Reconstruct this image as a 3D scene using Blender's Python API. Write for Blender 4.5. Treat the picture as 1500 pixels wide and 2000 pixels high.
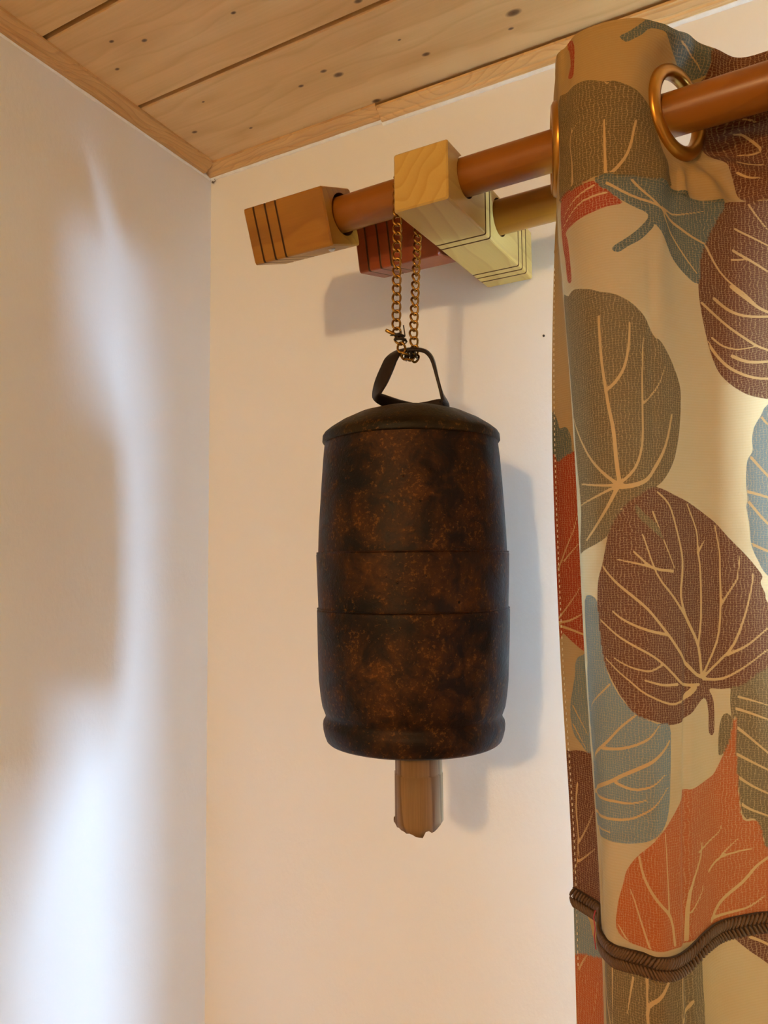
import bpy, bmesh, math, random
import numpy as np
from mathutils import Vector, Matrix

for o in list(bpy.data.objects):
    bpy.data.objects.remove(o)
SC = bpy.context.scene
COL = SC.collection
R = math.radians
ZO = 1.89                       # eye height: everything below is written relative to the eye, then lifted

# ------------------------------------------------------------------ camera
cam = bpy.data.cameras.new('camera')
cam.sensor_fit = 'VERTICAL'; cam.sensor_height = 36.0
cam.lens = 1495.0 / 2000.0 * 36.0
cam.clip_start = 0.02
co = bpy.data.objects.new('camera', cam); COL.objects.link(co)
yaw, pit, rol = R(30.0), R(4.0), R(-0.48)
F = Vector((-math.sin(yaw)*math.cos(pit), math.cos(yaw)*math.cos(pit), math.sin(pit)))
RT = Vector((math.cos(yaw), math.sin(yaw), 0)); UP = RT.cross(F)
r2 = math.cos(rol)*RT + math.sin(rol)*UP; u2 = -math.sin(rol)*RT + math.cos(rol)*UP
co.matrix_world = Matrix.Translation((0, 0, ZO)) @ Matrix((r2, u2, -F)).transposed().to_4x4()
SC.camera = co

# ------------------------------------------------------------------ world, lamps, exposure
w = bpy.data.worlds.new('sky'); SC.world = w; w.use_nodes = True
bg = w.node_tree.nodes['Background']
bg.inputs[0].default_value = (0.80, 0.90, 1.0, 1); bg.inputs[1].default_value = 1.0
vs = SC.view_settings
vs.view_transform = 'Standard'; vs.look = 'None'; vs.gamma = 1; vs.use_curve_mapping = False
vs.exposure = 0.0

def lamp(kind, name, energy, color, loc, **kw):
    l = bpy.data.lights.new(name, kind); l.energy = energy; l.color = color
    for k, v in kw.items(): setattr(l, k, v)
    o = bpy.data.objects.new(name, l); o.location = loc; COL.objects.link(o); return o
# ceiling lamp of the room, behind the viewer
lamp('POINT', 'ceiling_lamp', 50.0, (1.0, 0.68, 0.32), (0.09, -1.46, 0.40+ZO), shadow_soft_size=0.045)
# daylight outside the window
dl = lamp('AREA', 'window_daylight', 3500.0, (0.39, 0.62, 0.92), (1.95, 0.77, 0.54+ZO), shape='RECTANGLE', size=3.7, size_y=1.62)
dl.rotation_euler = (R(-90), 0, 0)

# ------------------------------------------------------------------ node helpers
class NT:
    def __init__(s, name):
        s.m = bpy.data.materials.new(name); s.m.use_nodes = True
        s.t = s.m.node_tree; s.b = s.t.nodes['Principled BSDF']; s.out = s.t.nodes['Material Output']
    def n(s, typ, **kw):
        x = s.t.nodes.new(typ)
        for k, v in kw.items(): setattr(x, k, v)
        return x
    def put(s, sock, v):
        if isinstance(v, bpy.types.NodeSocket): s.t.links.new(v, sock)
        else: sock.default_value = v
    def math(s, op, a, b=0.0, c=0.0, clamp=False):
        x = s.n('ShaderNodeMath', operation=op, use_clamp=clamp)
        for i, v in enumerate((a, b, c)): s.put(x.inputs[i], v)
        return x.outputs[0]
    def vmath(s, op, a, b=(0, 0, 0)):
        x = s.n('ShaderNodeVectorMath', operation=op); s.put(x.inputs[0], a); s.put(x.inputs[1], b)
        return x.outputs[1 if op in ('LENGTH', 'DISTANCE') else 0]
    def mix(s, f, a, b):
        x = s.n('ShaderNodeMix', data_type='RGBA'); s.put(x.inputs[0], f)
        s.put(x.inputs[6], a if not isinstance(a, tuple) else (*a, 1)[:4]); s.put(x.inputs[7], b if not isinstance(b, tuple) else (*b, 1)[:4])
        return x.outputs[2]
    def ramp(s, f, stops, mode='LINEAR'):
        x = s.n('ShaderNodeValToRGB'); s.put(x.inputs[0], f); e = x.color_ramp; e.interpolation = mode
        while len(e.elements) < len(stops): e.elements.new(0.5)
        for el, (p, c) in zip(e.elements, stops):
            el.position = p; el.color = (*c, 1) if isinstance(c, tuple) else (c, c, c, 1)
        return x.outputs[0]
    def noise(s, vec, scale, detail=4, rough=0.55, dist=0.0):
        x = s.n('ShaderNodeTexNoise'); s.put(x.inputs['Vector'], vec); x.inputs['Scale'].default_value = scale
        x.inputs['Detail'].default_value = detail; x.inputs['Roughness'].default_value = rough; x.inputs['Distortion'].default_value = dist
        return x.outputs[0]
    def obj(s): return s.n('ShaderNodeTexCoord').outputs['Object']
    def mapv(s, vec, scale=(1, 1, 1), loc=(0, 0, 0), rot=(0, 0, 0)):
        x = s.n('ShaderNodeMapping'); s.put(x.inputs[0], vec); x.inputs[1].default_value = loc; x.inputs[2].default_value = rot; x.inputs[3].default_value = scale
        return x.outputs[0]
    def bump(s, h, strength=0.3, dist=0.001):
        x = s.n('ShaderNodeBump'); x.inputs['Strength'].default_value = strength; x.inputs['Distance'].default_value = dist
        s.put(x.inputs['Height'], h); s.t.links.new(x.outputs[0], s.b.inputs['Normal']); return x
    def base(s, c): s.put(s.b.inputs['Base Color'], c if not isinstance(c, tuple) else (*c, 1))
    def set(s, **kw):
        for k, v in kw.items(): s.put(s.b.inputs[k.replace('_', ' ')], v)

def mat_wall(name, col):
    t = NT(name); o = t.obj()
    n1 = t.noise(o, 6, 4); n2 = t.noise(t.mapv(o, (260, 260, 160)), 1, 3, 0.6)
    t.base(t.mix(t.math('MULTIPLY', n1, 0.5), col, tuple(c*0.94 for c in col)))
    t.set(Roughness=0.62, Specular_IOR_Level=0.3); t.bump(t.math('ADD', n2, t.math('MULTIPLY', n1, 1.5)), 0.35, 0.0006); return t.m

def mat_wood(name, pale, dark, axis=0, ring=0.006, centre=(0, 0.03, -0.02), rough=0.4, amt=0.7, fine=0.35, bumps=0.15):
    """solid wood: growth rings round a long axis, stretched along the grain"""
    t = NT(name); o = t.obj()
    st = [60, 60, 60]; st[axis] = 5
    nz = t.noise(t.mapv(o, tuple(st)), 0.35, 3)
    sep = t.n('ShaderNodeSeparateXYZ'); t.put(sep.inputs[0], t.vmath('SUBTRACT', o, centre))
    ax = [i for i in range(3) if i != axis]
    a, b = sep.outputs[ax[0]], sep.outputs[ax[1]]
    r = t.math('SQRT', t.math('ADD', t.math('MULTIPLY', a, a), t.math('MULTIPLY', b, b)))
    slow = [9, 9, 9]; slow[axis] = 3
    r = t.math('ADD', r, t.math('MULTIPLY', t.noise(t.mapv(o, tuple(slow)), 2.0, 2), ring*4))
    ph = t.math('FRACT', t.math('DIVIDE', r, ring))
    rg = t.ramp(ph, [(0, 0.0), (0.65, 0.45), (0.9, 1.0), (1, 0.0)])
    fs = [900, 900, 900]; fs[axis] = 25
    fb = t.noise(t.mapv(o, tuple(fs)), 1, 3)
    f = t.math('ADD', t.math('MULTIPLY', rg, amt*0.6), t.math('MULTIPLY', t.math('SUBTRACT', fb, 0.4), fine), clamp=True)
    f = t.math('ADD', f, t.math('MULTIPLY', t.math('SUBTRACT', nz, 0.5), 0.5), clamp=True)
    t.base(t.mix(f, pale, dark)); t.set(Roughness=rough, Specular_IOR_Level=0.3); t.bump(fb, bumps, 0.0003); return t.m

KNOTS = []   # (x, y, radius) of the knots on the ceiling boards
def mat_pine(name, pale, dark, knots=(), turn=False, freq=42, ring=0.30):
    t = NT(name); o = t.obj()
    if turn: o = t.mapv(o, rot=(0, 0, R(90)))
    warp = t.noise(t.mapv(o, (3, 12, 1)), 1.0, 3)
    sep = t.n('ShaderNodeSeparateXYZ'); t.put(sep.inputs[0], o)
    y = t.math('ADD', sep.outputs[1], t.math('MULTIPLY', warp, 0.10))
    kd = None; halo = None
    for kx, ky, kr in knots:
        d = t.vmath('SUBTRACT', o, (kx, ky, 0)); d = t.mapv(d, (0.6, 1.0, 0.0)); L = t.vmath('LENGTH', d)
        core = t.ramp(t.math('DIVIDE', L, kr*2), [(0.0, 1.0), (0.28, 0.85), (0.52, 0.0)])
        hl = t.ramp(t.math('DIVIDE', t.vmath('LENGTH', t.mapv(d, (0.35, 1.0, 0.0))), kr*6), [(0.0, 1.0), (1.0, 0.0)])
        kd = core if kd is None else t.math('MAXIMUM', kd, core); halo = hl if halo is None else t.math('MAXIMUM', halo, hl)
    if halo is not None: y = t.math('ADD', y, t.math('MULTIPLY', halo, 0.010))
    ph = t.math('FRACT', t.math('MULTIPLY', y, freq))
    rg = t.ramp(ph, [(0, 0.0), (0.7, 0.35), (0.88, 1.0), (1, 0.0)])
    fb = t.noise(t.mapv(o, (12, 500, 500)), 1, 4)
    mott = t.noise(t.mapv(o, (5, 22, 5)), 1, 3)
    f = t.math('ADD', t.math('MULTIPLY', rg, ring), t.math('MULTIPLY', t.math('SUBTRACT', fb, 0.4), 0.45), clamp=True)
    f = t.math('ADD', f, t.math('MULTIPLY', t.math('SUBTRACT', mott, 0.45), 0.9), clamp=True)
    c = t.mix(f, pale, dark)
    if kd is not None:
        c = t.mix(t.math('MULTIPLY', halo, 0.35), c, dark); c = t.mix(kd, c, (0.09, 0.032, 0.008))
    t.base(c); t.set(Roughness=0.42); t.bump(fb, 0.2, 0.0003); return t.m

def mat_plain(name, col, rough=0.5, metal=0.0, var=0.15, scale=120):
    t = NT(name); n = t.noise(t.obj(), scale, 3)
    t.base(t.mix(n, tuple(min(1, c*(1+var)) for c in col), tuple(c*(1-var) for c in col)))
    t.set(Roughness=rough, Metallic=metal); t.bump(n, 0.1, 0.0003); return t.m

def mat_bell(name, seed, dark=(0.0018, 0.0005, 0.0002), mid=(0.012, 0.0030, 0.0003), rust=(0.070, 0.021, 0.0013)):
    t = NT(name); o = t.mapv(t.obj(), (1, 1, 1), (seed, seed*.7, 0))
    big = t.noise(o, 14, 6, 0.62, 1.2); med = t.noise(o, 55, 6, 0.65, 0.6); fin = t.noise(o, 420, 4, 0.7)
    a = t.ramp(big, [(0.36, 0.0), (0.52, 0.45), (0.66, 1.0)])
    b = t.ramp(med, [(0.40, 0.0), (0.62, 1.0)])
    c = t.mix(a, dark, mid); c = t.mix(t.math('MULTIPLY', a, b), c, rust)
    sp = t.ramp(t.math('MULTIPLY', fin, t.math('ADD', med, 0.55)), [(0.60, 0.0), (0.74, 1.0)])
    c = t.mix(t.math('MULTIPLY', sp, 0.5), c, (0.20, 0.075, 0.010))
    t.base(c)
    t.put(t.b.inputs['Roughness'], t.ramp(med, [(0.3, 0.42), (0.7, 0.62)])); t.set(Metallic=0.2, Specular_IOR_Level=0.22)
    t.bump(t.math('ADD', t.math('MULTIPLY', med, 1.2), t.math('MULTIPLY', fin, 0.5)), 0.5, 0.0012); return t.m

M = {}
M['wall'] = mat_wall('painted_plaster', (0.82, 0.80, 0.765))
M['white'] = mat_plain('white_filler', (0.88, 0.87, 0.84), 0.5)
M['floor'] = mat_pine('floor_boards', (0.45, 0.27, 0.13), (0.30, 0.16, 0.07))
KN = [(0, 0)]
M['trimwood'] = mat_pine('pine_moulding', (0.64, 0.38, 0.145), (0.27, 0.12, 0.030), freq=300, ring=0.32)
M['trimwood_left'] = mat_pine('pine_moulding_left', (0.60, 0.33, 0.105), (0.24, 0.10, 0.022), turn=True, freq=300, ring=0.32)
M['tongue'] = mat_plain('pine_tongue', (0.55, 0.30, 0.10), 0.6)
M['rod'] = mat_wood('orange_stained_rod', (0.26, 0.085, 0.0055), (0.155, 0.040, 0.0025), 0, 0.016, (0, 0.05, -0.03), 0.33, 0.5, 0.2)
M['rod_rear'] = mat_wood('golden_stained_rod', (0.30, 0.115, 0.008), (0.18, 0.060, 0.004), 0, 0.016, (0, 0.07, -0.03), 0.33, 0.5, 0.2)
M['finial'] = mat_wood('brown_beech', (0.32, 0.135, 0.013), (0.17, 0.055, 0.005), 0, 0.012, (0, 0.03, 0.045), 0.38, 0.7, 0.35)
M['finial_rear'] = mat_wood('red_stained_beech', (0.25, 0.050, 0.010), (0.16, 0.025, 0.005), 0, 0.012, (0, 0.03, 0.045), 0.38, 0.6, 0.3)
M['bracket'] = mat_wood('yellow_birch', (0.54, 0.345, 0.092), (0.38, 0.20, 0.035), 1, 0.0105, (-0.235, 0, 0.285), 0.36, 0.75, 0.25)
M['groove'] = mat_plain('dark_groove', (0.13, 0.055, 0.018), 0.6)  # darker brown inside the sawn grooves and drilled holes
M['steel'] = mat_plain('zinc_screw', (0.6, 0.6, 0.58), 0.3, 1.0)
M['brass'] = mat_plain('aged_brass', (0.36, 0.19, 0.040), 0.26, 1.0, 0.5, 700)
M['blackwire'] = mat_plain('black_wire', (0.03, 0.022, 0.018), 0.4, 0.6)
M['iron'] = mat_plain('dark_iron', (0.022, 0.013, 0.010), 0.45, 0.5, 0.4, 200)
M['bell'] = mat_bell('patinated_bell_metal', 0.0)
M['bell2'] = mat_bell('patinated_band', 3.3, mid=(0.020, 0.0054, 0.0005))
M['bell3'] = mat_bell('patinated_lower', 7.1)
M['cap'] = mat_bell('olive_cap_metal', 5.0, (0.007, 0.0042, 0.0006), (0.016, 0.009, 0.0012), (0.035, 0.018, 0.002))
M['clapper'] = mat_wood('weathered_clapper', (0.26, 0.15, 0.062), (0.07, 0.030, 0.009), 2, 0.006, (-0.28, 0.47, 0), 0.55, 0.9, 0.6, 0.4)
M['ring'] = mat_plain('gold_eyelet', (0.42, 0.19, 0.025), 0.30, 0.8, 0.08)
M['braid'] = mat_plain('brown_gimp', (0.085, 0.037, 0.010), 0.6, 0.0, 0.6, 900)
M['braid_base'] = mat_plain('brown_gimp_backing', (0.04, 0.017, 0.006), 0.8)
M['stitch'] = mat_plain('pale_thread', (0.75, 0.66, 0.5), 0.7)
M['redthread'] = mat_plain('red_thread', (0.35, 0.03, 0.05), 0.7)
M['frame'] = mat_plain('white_window_frame', (0.8, 0.8, 0.78), 0.35)
g = NT('window_glass')          # a thin pane: mostly clear, a little gloss
gt = g.n('ShaderNodeBsdfTransparent'); gg = g.n('ShaderNodeBsdfGlossy'); gg.inputs['Roughness'].default_value = 0.02
gm = g.n('ShaderNodeMixShader'); gm.inputs[0].default_value = 0.06
g.t.links.new(gt.outputs[0], gm.inputs[1]); g.t.links.new(gg.outputs[0], gm.inputs[2]); g.t.links.new(gm.outputs[0], g.out.inputs[0]); M['glass'] = g.m

def mat_cloth():
    t = NT('leaf_print_cloth')
    def att(n):
        x = t.n('ShaderNodeAttribute'); x.attribute_name = n; return x
    pc = att('print_col').outputs['Color']; ed = att('edge').outputs['Fac']; vn = att('vein').outputs['Fac']
    uv = att('cloth_uv').outputs['Vector']
    beige = (0.34, 0.20, 0.060)
    wob = t.noise(uv, 60, 2); wob2 = t.noise(uv, 140, 2)
    fine = t.noise(uv, 900, 2)
    sep = t.n('ShaderNodeSeparateXYZ'); t.put(sep.inputs[0], uv)
    uu = t.math('ADD', sep.outputs[0], t.math('MULTIPLY', wob2, 0.0045)); zz = t.math('ADD', sep.outputs[1], t.math('MULTIPLY', wob, 0.004))
    lu = t.ramp(t.math('PINGPONG', uu, 0.0011), [(0.00, 1.0), (0.0002, 1.0), (0.00045, 0.0)])
    pu = t.math('DIVIDE', t.math('PINGPONG', uu, 0.00105), 0.00105); pz = t.math('DIVIDE', t.math('PINGPONG', zz, 0.0007), 0.0007)
    lu = t.ramp(pu, [(0.0, 1.0), (0.14, 0.8), (0.36, 0.0)]); lz = t.ramp(pz, [(0.0, 1.0), (0.15, 0.6), (0.42, 0.0)])
    brk = t.ramp(fine, [(0.38, 0.15), (0.6, 1.0)])
    line = t.math('MULTIPLY', t.math('MAXIMUM', lu, t.math('MULTIPLY', lz, 0.8)), brk)
    light = t.mix(0.65, pc, (0.50, 0.32, 0.135))
    leaf = t.mix(t.math('MULTIPLY', line, 0.85), pc, light)
    inside = t.ramp(t.math('ADD', t.math('MULTIPLY', ed, 1000), 0.5), [(0.42, 0.0), (0.62, 1.0)])
    vein = t.ramp(t.math('ADD', t.math('MULTIPLY', vn, 1400), 0.5), [(0.38, 0.0), (0.62, 1.0)])
    c = t.mix(inside, beige, leaf); c = t.mix(t.math('MULTIPLY', vein, inside), c, (0.46, 0.28, 0.105))
    rib = t.math('PINGPONG', sep.outputs[1], 0.00085); rib = t.math('DIVIDE', rib, 0.00085)
    c = t.mix(t.math('MULTIPLY', t.math('MULTIPLY', rib, t.math('SUBTRACT', 1.0, inside)), 0.22), c, (0.42, 0.28, 0.13))
    geo = t.n('ShaderNodeNewGeometry')
    t.base(t.mix(t.math('MULTIPLY', geo.outputs['Backfacing'], 0.85), c, (0.74, 0.72, 0.67))); t.set(Roughness=0.75, Specular_IOR_Level=0.2)   # unprinted reverse, made pale to bounce daylight onto the wall
    t.bump(t.math('ADD', t.math('MULTIPLY', rib, 0.6), t.math('MULTIPLY', line, 0.6)), 0.35, 0.0003)
    tr = t.n('ShaderNodeBsdfTranslucent'); t.put(tr.inputs[0], t.mix(inside, (0.95, 0.66, 0.32), t.mix(0.08, c, (0.9, 0.7, 0.4))))
    mx = t.n('ShaderNodeMixShader'); t.put(mx.inputs[0], t.math('MULTIPLY', t.math('MULTIPLY', 0.13, t.ramp(t.math('MULTIPLY', sep.outputs[0], 8), [(.24, 0.10), (.28, 0.45), (.62, 0.5), (.95, 1.0)])), t.ramp(t.math('ADD', sep.outputs[1], 0.2), [(.432, 1.0), (.434, 0.2)])))   # hem and heading are doubled; translucency past the hem is lowered against edge glow
    t.t.links.new(t.b.outputs[0], mx.inputs[1]); t.t.links.new(tr.outputs[0], mx.inputs[2]); t.t.links.new(mx.outputs[0], t.out.inputs[0])
    return t.m
M['cloth'] = mat_cloth()

# ------------------------------------------------------------------ object helpers
def tag(o, label=None, cat=None, group=None, kind=None):
    for k, v in (('label', label), ('category', cat), ('group', group), ('kind', kind)):
        if v: o[k] = v
    return o
def empty(name, loc=(0, 0, 0)):
    o = bpy.data.objects.new(name, None); o.location = loc; COL.objects.link(o); o.empty_display_size = .05; return o
def mesh(name, vs_, fs, mat, parent=None, smooth=False, loc=None):
    """verts in eye-relative coordinates; loc/parent origin is subtracted"""
    org = Vector(loc) if loc is not None else (Vector(parent_origin(parent)) if parent else Vector((0, 0, 0)))
    me = bpy.data.meshes.new(name)
    me.from_pydata([tuple(Vector(v)-org) for v in vs_], [], fs)
    me.materials.append(mat)
    if smooth: me.shade_smooth()
    o = bpy.data.objects.new(name, me); COL.objects.link(o)
    if parent: o.parent = parent
    elif loc is not None: o.location = loc
    return o
def parent_origin(p):
    o = Vector((0, 0, 0))
    while p: o += p.location; p = p.parent
    return o
def box(x0, x1, y0, y1, z0, z1):
    v = [(x, y, z) for x in (x0, x1) for y in (y0, y1) for z in (z0, z1)]
    f = [(0, 1, 3, 2), (4, 6, 7, 5), (0, 4, 5, 1), (2, 3, 7, 6), (0, 2, 6, 4), (1, 5, 7, 3)]
    return v, f
def joinm(parts):
    V, Fc = [], []
    for v, f in parts:
        n = len(V); V += list(v); Fc += [tuple(i+n for i in q) for q in f]
    return V, Fc
def extrude(profile, a, b, frame):
    """profile [(p,q)] swept from a to b; frame gives the two cross vectors"""
    A, B = Vector(a), Vector(b); P, Q = Vector(frame[0]), Vector(frame[1]); n = len(profile)
    V = [A+P*p+Q*q for p, q in profile] + [B+P*p+Q*q for p, q in profile]
    Fc = [(i, (i+1) % n, (i+1) % n+n, i+n) for i in range(n)] + [tuple(range(n))[::-1], tuple(range(n, 2*n))]
    return V, Fc
def lathe(prof, c, n=64, axis=(0, 0, 1), closed=False, wob=None):
    ax = Vector(axis).normalized(); e1 = ax.orthogonal().normalized(); e2 = ax.cross(e1)
    if abs(ax.z) > .99: e1 = Vector((1, 0, 0)); e2 = Vector((0, 1, 0))
    V = []
    for j, (r, h) in enumerate(prof):
        for i in range(n):
            a = 2*math.pi*i/n; rr = r*(1+(wob(a, h) if wob and r > 1e-5 else 0))
            V.append(Vector(c)+e1*rr*math.cos(a)+e2*rr*math.sin(a)+ax*h)
    m = len(prof); Fc = []
    for j in range(m if closed else m-1):
        k = (j+1) % m
        for i in range(n): Fc.append((j*n+i, j*n+(i+1) % n, k*n+(i+1) % n, k*n+i))
    return V, Fc
def tube(pts, r, n=8, closed=False, cap=True):
    P = [Vector(p) for p in pts]; m = len(P); V = []; Fc = []
    nrm = None
    for i in range(m):
        t = (P[(i+1) % m]-P[i-1]) if closed else (P[min(i+1, m-1)]-P[max(i-1, 0)])
        t.normalize()
        nrm = (t.orthogonal() if nrm is None else (nrm-t*nrm.dot(t))).normalized(); b = t.cross(nrm)
        rr = r[i] if isinstance(r, (list, tuple)) else r
        for k in range(n):
            a = 2*math.pi*k/n; V.append(P[i]+nrm*rr*math.cos(a)+b*rr*math.sin(a))
    for i in range(m if closed else m-1):
        j = (i+1) % m
        for k in range(n): Fc.append((i*n+k, i*n+(k+1) % n, j*n+(k+1) % n, j*n+k))
    if cap and not closed: Fc += [tuple(range(n))[::-1], tuple(range((m-1)*n, m*n))]
    return V, Fc

# ------------------------------------------------------------------ room
YB = 0.646                                        # inner face of the window wall
ZC = 0.4594                                       # underside of the ceiling boards
XL = lambda y: -0.601-0.0638*(y-YB)               # left wall runs a touch out of square
Y0, X1, ZF = -2.60, 2.60, -ZO
tag(mesh('floor', *box(-0.9, X1, Y0, 1.0, ZF-.1, ZF), M['floor']), kind='structure')
v = [(XL(YB+.3), YB+.3), (XL(Y0-.1), Y0-.1), (XL(Y0-.1)-.15, Y0-.1), (XL(YB+.3)-.15, YB+.3)]
V = [(x, y, z) for z in (ZF, ZC+.10) for x, y in v]
tag(mesh('wall_left', V, [(0, 1, 5, 4), (1, 2, 6, 5), (2, 3, 7, 6), (3, 0, 4, 7), (3, 2, 1, 0), (4, 5, 6, 7)], M['wall']), kind='structure')
WX0, WX1, WZ0, WZ1 = 0.13, 1.60, -0.98, 0.125
b_ = [box(XL(YB)-.0, WX0, YB, YB+.10, ZF, ZC+.1), box(WX1, X1, YB, YB+.10, ZF, ZC+.1),
      box(WX0, WX1, YB, YB+.10, WZ1, ZC+.1), box(WX0, WX1, YB, YB+.10, ZF, WZ0)]
tag(mesh('wall_back', *joinm(b_), M['wall']), kind='structure')
tag(mesh('wall_right', *box(X1, X1+.1, Y0, YB+.26, ZF, ZC+.1), M['wall']), kind='structure')
tag(mesh('wall_front', *box(XL(Y0), X1, Y0-.1, Y0, ZF, ZC+.1), M['wall']), kind='structure')

wn = empty('window_1', (0.80, YB+.065, WZ0)); tag(wn, kind='structure')
fr = [box(WX0, WX1, YB+.045, YB+.075, WZ0, WZ0+.04), box(WX0, WX1, YB+.045, YB+.075, WZ1-.03, WZ1),
      box(WX0, WX0+.03, YB+.045, YB+.075, WZ0+.04, WZ1-.03), box(WX1-.03, WX1, YB+.045, YB+.075, WZ0+.04, WZ1-.03)]
mesh('window_frame', *joinm(fr), M['frame'], wn)
mesh('pane', *box(WX0+.03, WX1-.03, YB+.057, YB+.061, WZ0+.04, WZ1-.03), M['glass'], wn)
mesh('window_sill', *box(WX0+.002, WX1-.002, YB-.015, YB+.044, WZ0+.0005, WZ0+.02), M['frame'], wn)

# ceiling: a backing slab and the boards nailed under it
ceil = mesh('ceiling', *box(-0.75, X1, Y0, YB, ZC+.012, ZC+.05), M['tongue']); tag(ceil, kind='structure')
rnd = random.Random(4)
def ceil_pt(px, py):
    d = r2*((px-750)/1495.)+u2*((1000-py)/1495.)+F; d = d*(ZC/d.z); return d.x, d.y
kn = [(380, 258, .0016), (397, 199, .0008), (490, 250, .0010), (588, 168, .0014), (632, 139, .0016), (661, 146, .0024), (780, 78, .0008),
      (832, 106, .0018), (1003, 25, .0030), (998, 56, .0012), (229, 135, .0012), (282, 79, .0014), (218, 81, .0012), (456, 25, .0012), (735, 197, .0022), (700, 2, .0018)]
YJ = 0.5172; PITCH = 0.1127
edges = [YB-.001, YJ]
while edges[-1] > Y0+PITCH: edges.append(edges[-1]-PITCH)
for i in range(len(edges)-1):
    y1, y0 = edges[i]-(.0022 if i else 0), edges[i+1]+.0022
    kk = []
    for px, py, kr in kn:
        x, y = ceil_pt(px, py)
        if edges[i+1] < y <= edges[i]: kk.append((x, y, kr*1.5))
    if not kk and i > 2: m_ = M['pine_plain'] if 'pine_plain' in M else None
    if i <= 2: m_ = mat_pine('pine_board_%d' % i, (0.80, 0.52, 0.235), (0.55, 0.30, 0.095), kk)
    elif m_ is None: m_ = M['pine_plain'] = mat_pine('pine_board_plain', (0.80, 0.52, 0.235), (0.55, 0.30, 0.095))
    prof = [(y0, .012), (y0, .0012), (y0+.0012, 0), (y1-.0012, 0), (y1, .0012), (y1, .012)]
    xl = min(XL(y0), XL(y1))-.0; xl = XL((y0+y1)/2)+.002
    mesh('ceiling_board', *extrude(prof, (xl, 0, ZC), (X1-.002, 0, ZC), ((0, 1, 0), (0, 0, 1))), m_, ceil)
# mouldings
MP = [(0, 0), (.0050, .0000), (.0066, .0012), (.0072, .0030), (.0098, .0038), (.0132, .0066), (.0140, .0080), (.0154, .0086), (.0154, .0108), (0, .0108)]
def strip_subdiv(profile, a, b, frame, n=40, wob=.0003, seed=1):
    A, B = Vector(a), Vector(b); P, Q = Vector(frame[0]), Vector(frame[1]); m = len(profile); rr = random.Random(seed); V = []; Fc = []
    for k in range(n+1):
        C = A.lerp(B, k/n); d1 = rr.uniform(-wob, wob); 
        for i, (p, q) in enumerate(profile): V.append(C+P*p+Q*(q+(d1 if q < .004 else 0)))
    for k in range(n):
        for i in range(m): Fc.append((k*m+i, k*m+(i+1) % m, (k+1)*m+(i+1) % m, (k+1)*m+i))
    Fc += [tuple(range(m))[::-1], tuple(range(n*m, (n+1)*m))]
    return V, Fc
nl = Vector((1, .0638, 0)).normalized()
ML = [(p*1.03, q) for p, q in MP]
tag(mesh('trim_1', *strip_subdiv(ML, (XL(YB-.0155), YB-.0155, ZC-.0108), (XL(Y0), Y0, ZC-.0108), (nl, (0, 0, 1)), 200, .00035, 3), M['trimwood_left']), kind='structure')
JX = -0.3700
tag(mesh('trim_2', *strip_subdiv(MP, (-.6005, YB, ZC-.0108), (JX-.0006, YB, ZC-.0110), ((0, -1, 0), (0, 0, 1)), 24, .0002, 5), M['trimwood']), kind='structure')
tag(mesh('trim_3', *strip_subdiv(MP, (JX+.0006, YB, ZC-.0140), (X1, YB, ZC-.0136), ((0, -1, 0), (0, 0, 1)), 200, .0002, 7), M['trimwood']), kind='structure')
CP = [(0, 0), (.0012, .0002), (.0030, .0016), (.0030, .0030), (0, .0030)]
tag(mesh('trim_4', *strip_subdiv(CP, (-.60, YB, ZC-.0127), (JX, YB, ZC-.0130), ((0, -1, 0), (0, 0, 1)), 50, .0004, 9), M['white']), kind='structure')
tag(mesh('trim_5', *strip_subdiv(CP, (JX, YB, ZC-.0164), (X1, YB, ZC-.0160), ((0, -1, 0), (0, 0, 1)), 300, .0004, 11), M['white']), kind='structure')
tag(mesh('trim_6', *strip_subdiv([(p*.5, q) for p, q in CP], (XL(YB-.003), YB-.003, ZC-.0130), (XL(Y0), Y0, ZC-.0128), (nl, (0, 0, 1)), 300, .0006, 13), M['white']), kind='structure')
# crumbs of filler in the corner and a nail in the wall
bm = bmesh.new(); rr = random.Random(2)
for k in range(9):
    c = Vector((-.5985+rr.uniform(0, .006), YB-.0012-rr.uniform(0, .002), ZC-.0135-rr.uniform(0, .004)))
    bmesh.ops.create_icosphere(bm, subdivisions=1, radius=rr.uniform(.0005, .0012), matrix=Matrix.Translation(c) @ Matrix.Diagonal((1.3, .8, 1, 1)))
me = bpy.data.meshes.new('filler_crumbs'); bm.to_mesh(me); bm.free(); me.materials.append(mat_plain('grey_crumbs', (.16, .13, .11), .8))
o = bpy.data.objects.new('filler_crumbs', me); COL.objects.link(o); tag(o, 'dark crumbs of filler in the corner under the ceiling moulding', 'filler crumbs', kind='stuff')
nx = Vector((-.2085, YB, .2012))
tag(mesh('nail', *lathe([(0, .0014), (.0006, .0013), (.0010, .0008), (.0011, 0), (.0005, -.0002), (.0005, -.004)], nx, 12, (0, -1, 0)), M['blackwire'], loc=nx), 'tiny dark nail in the cream wall beside the curtain', 'nail')

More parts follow.
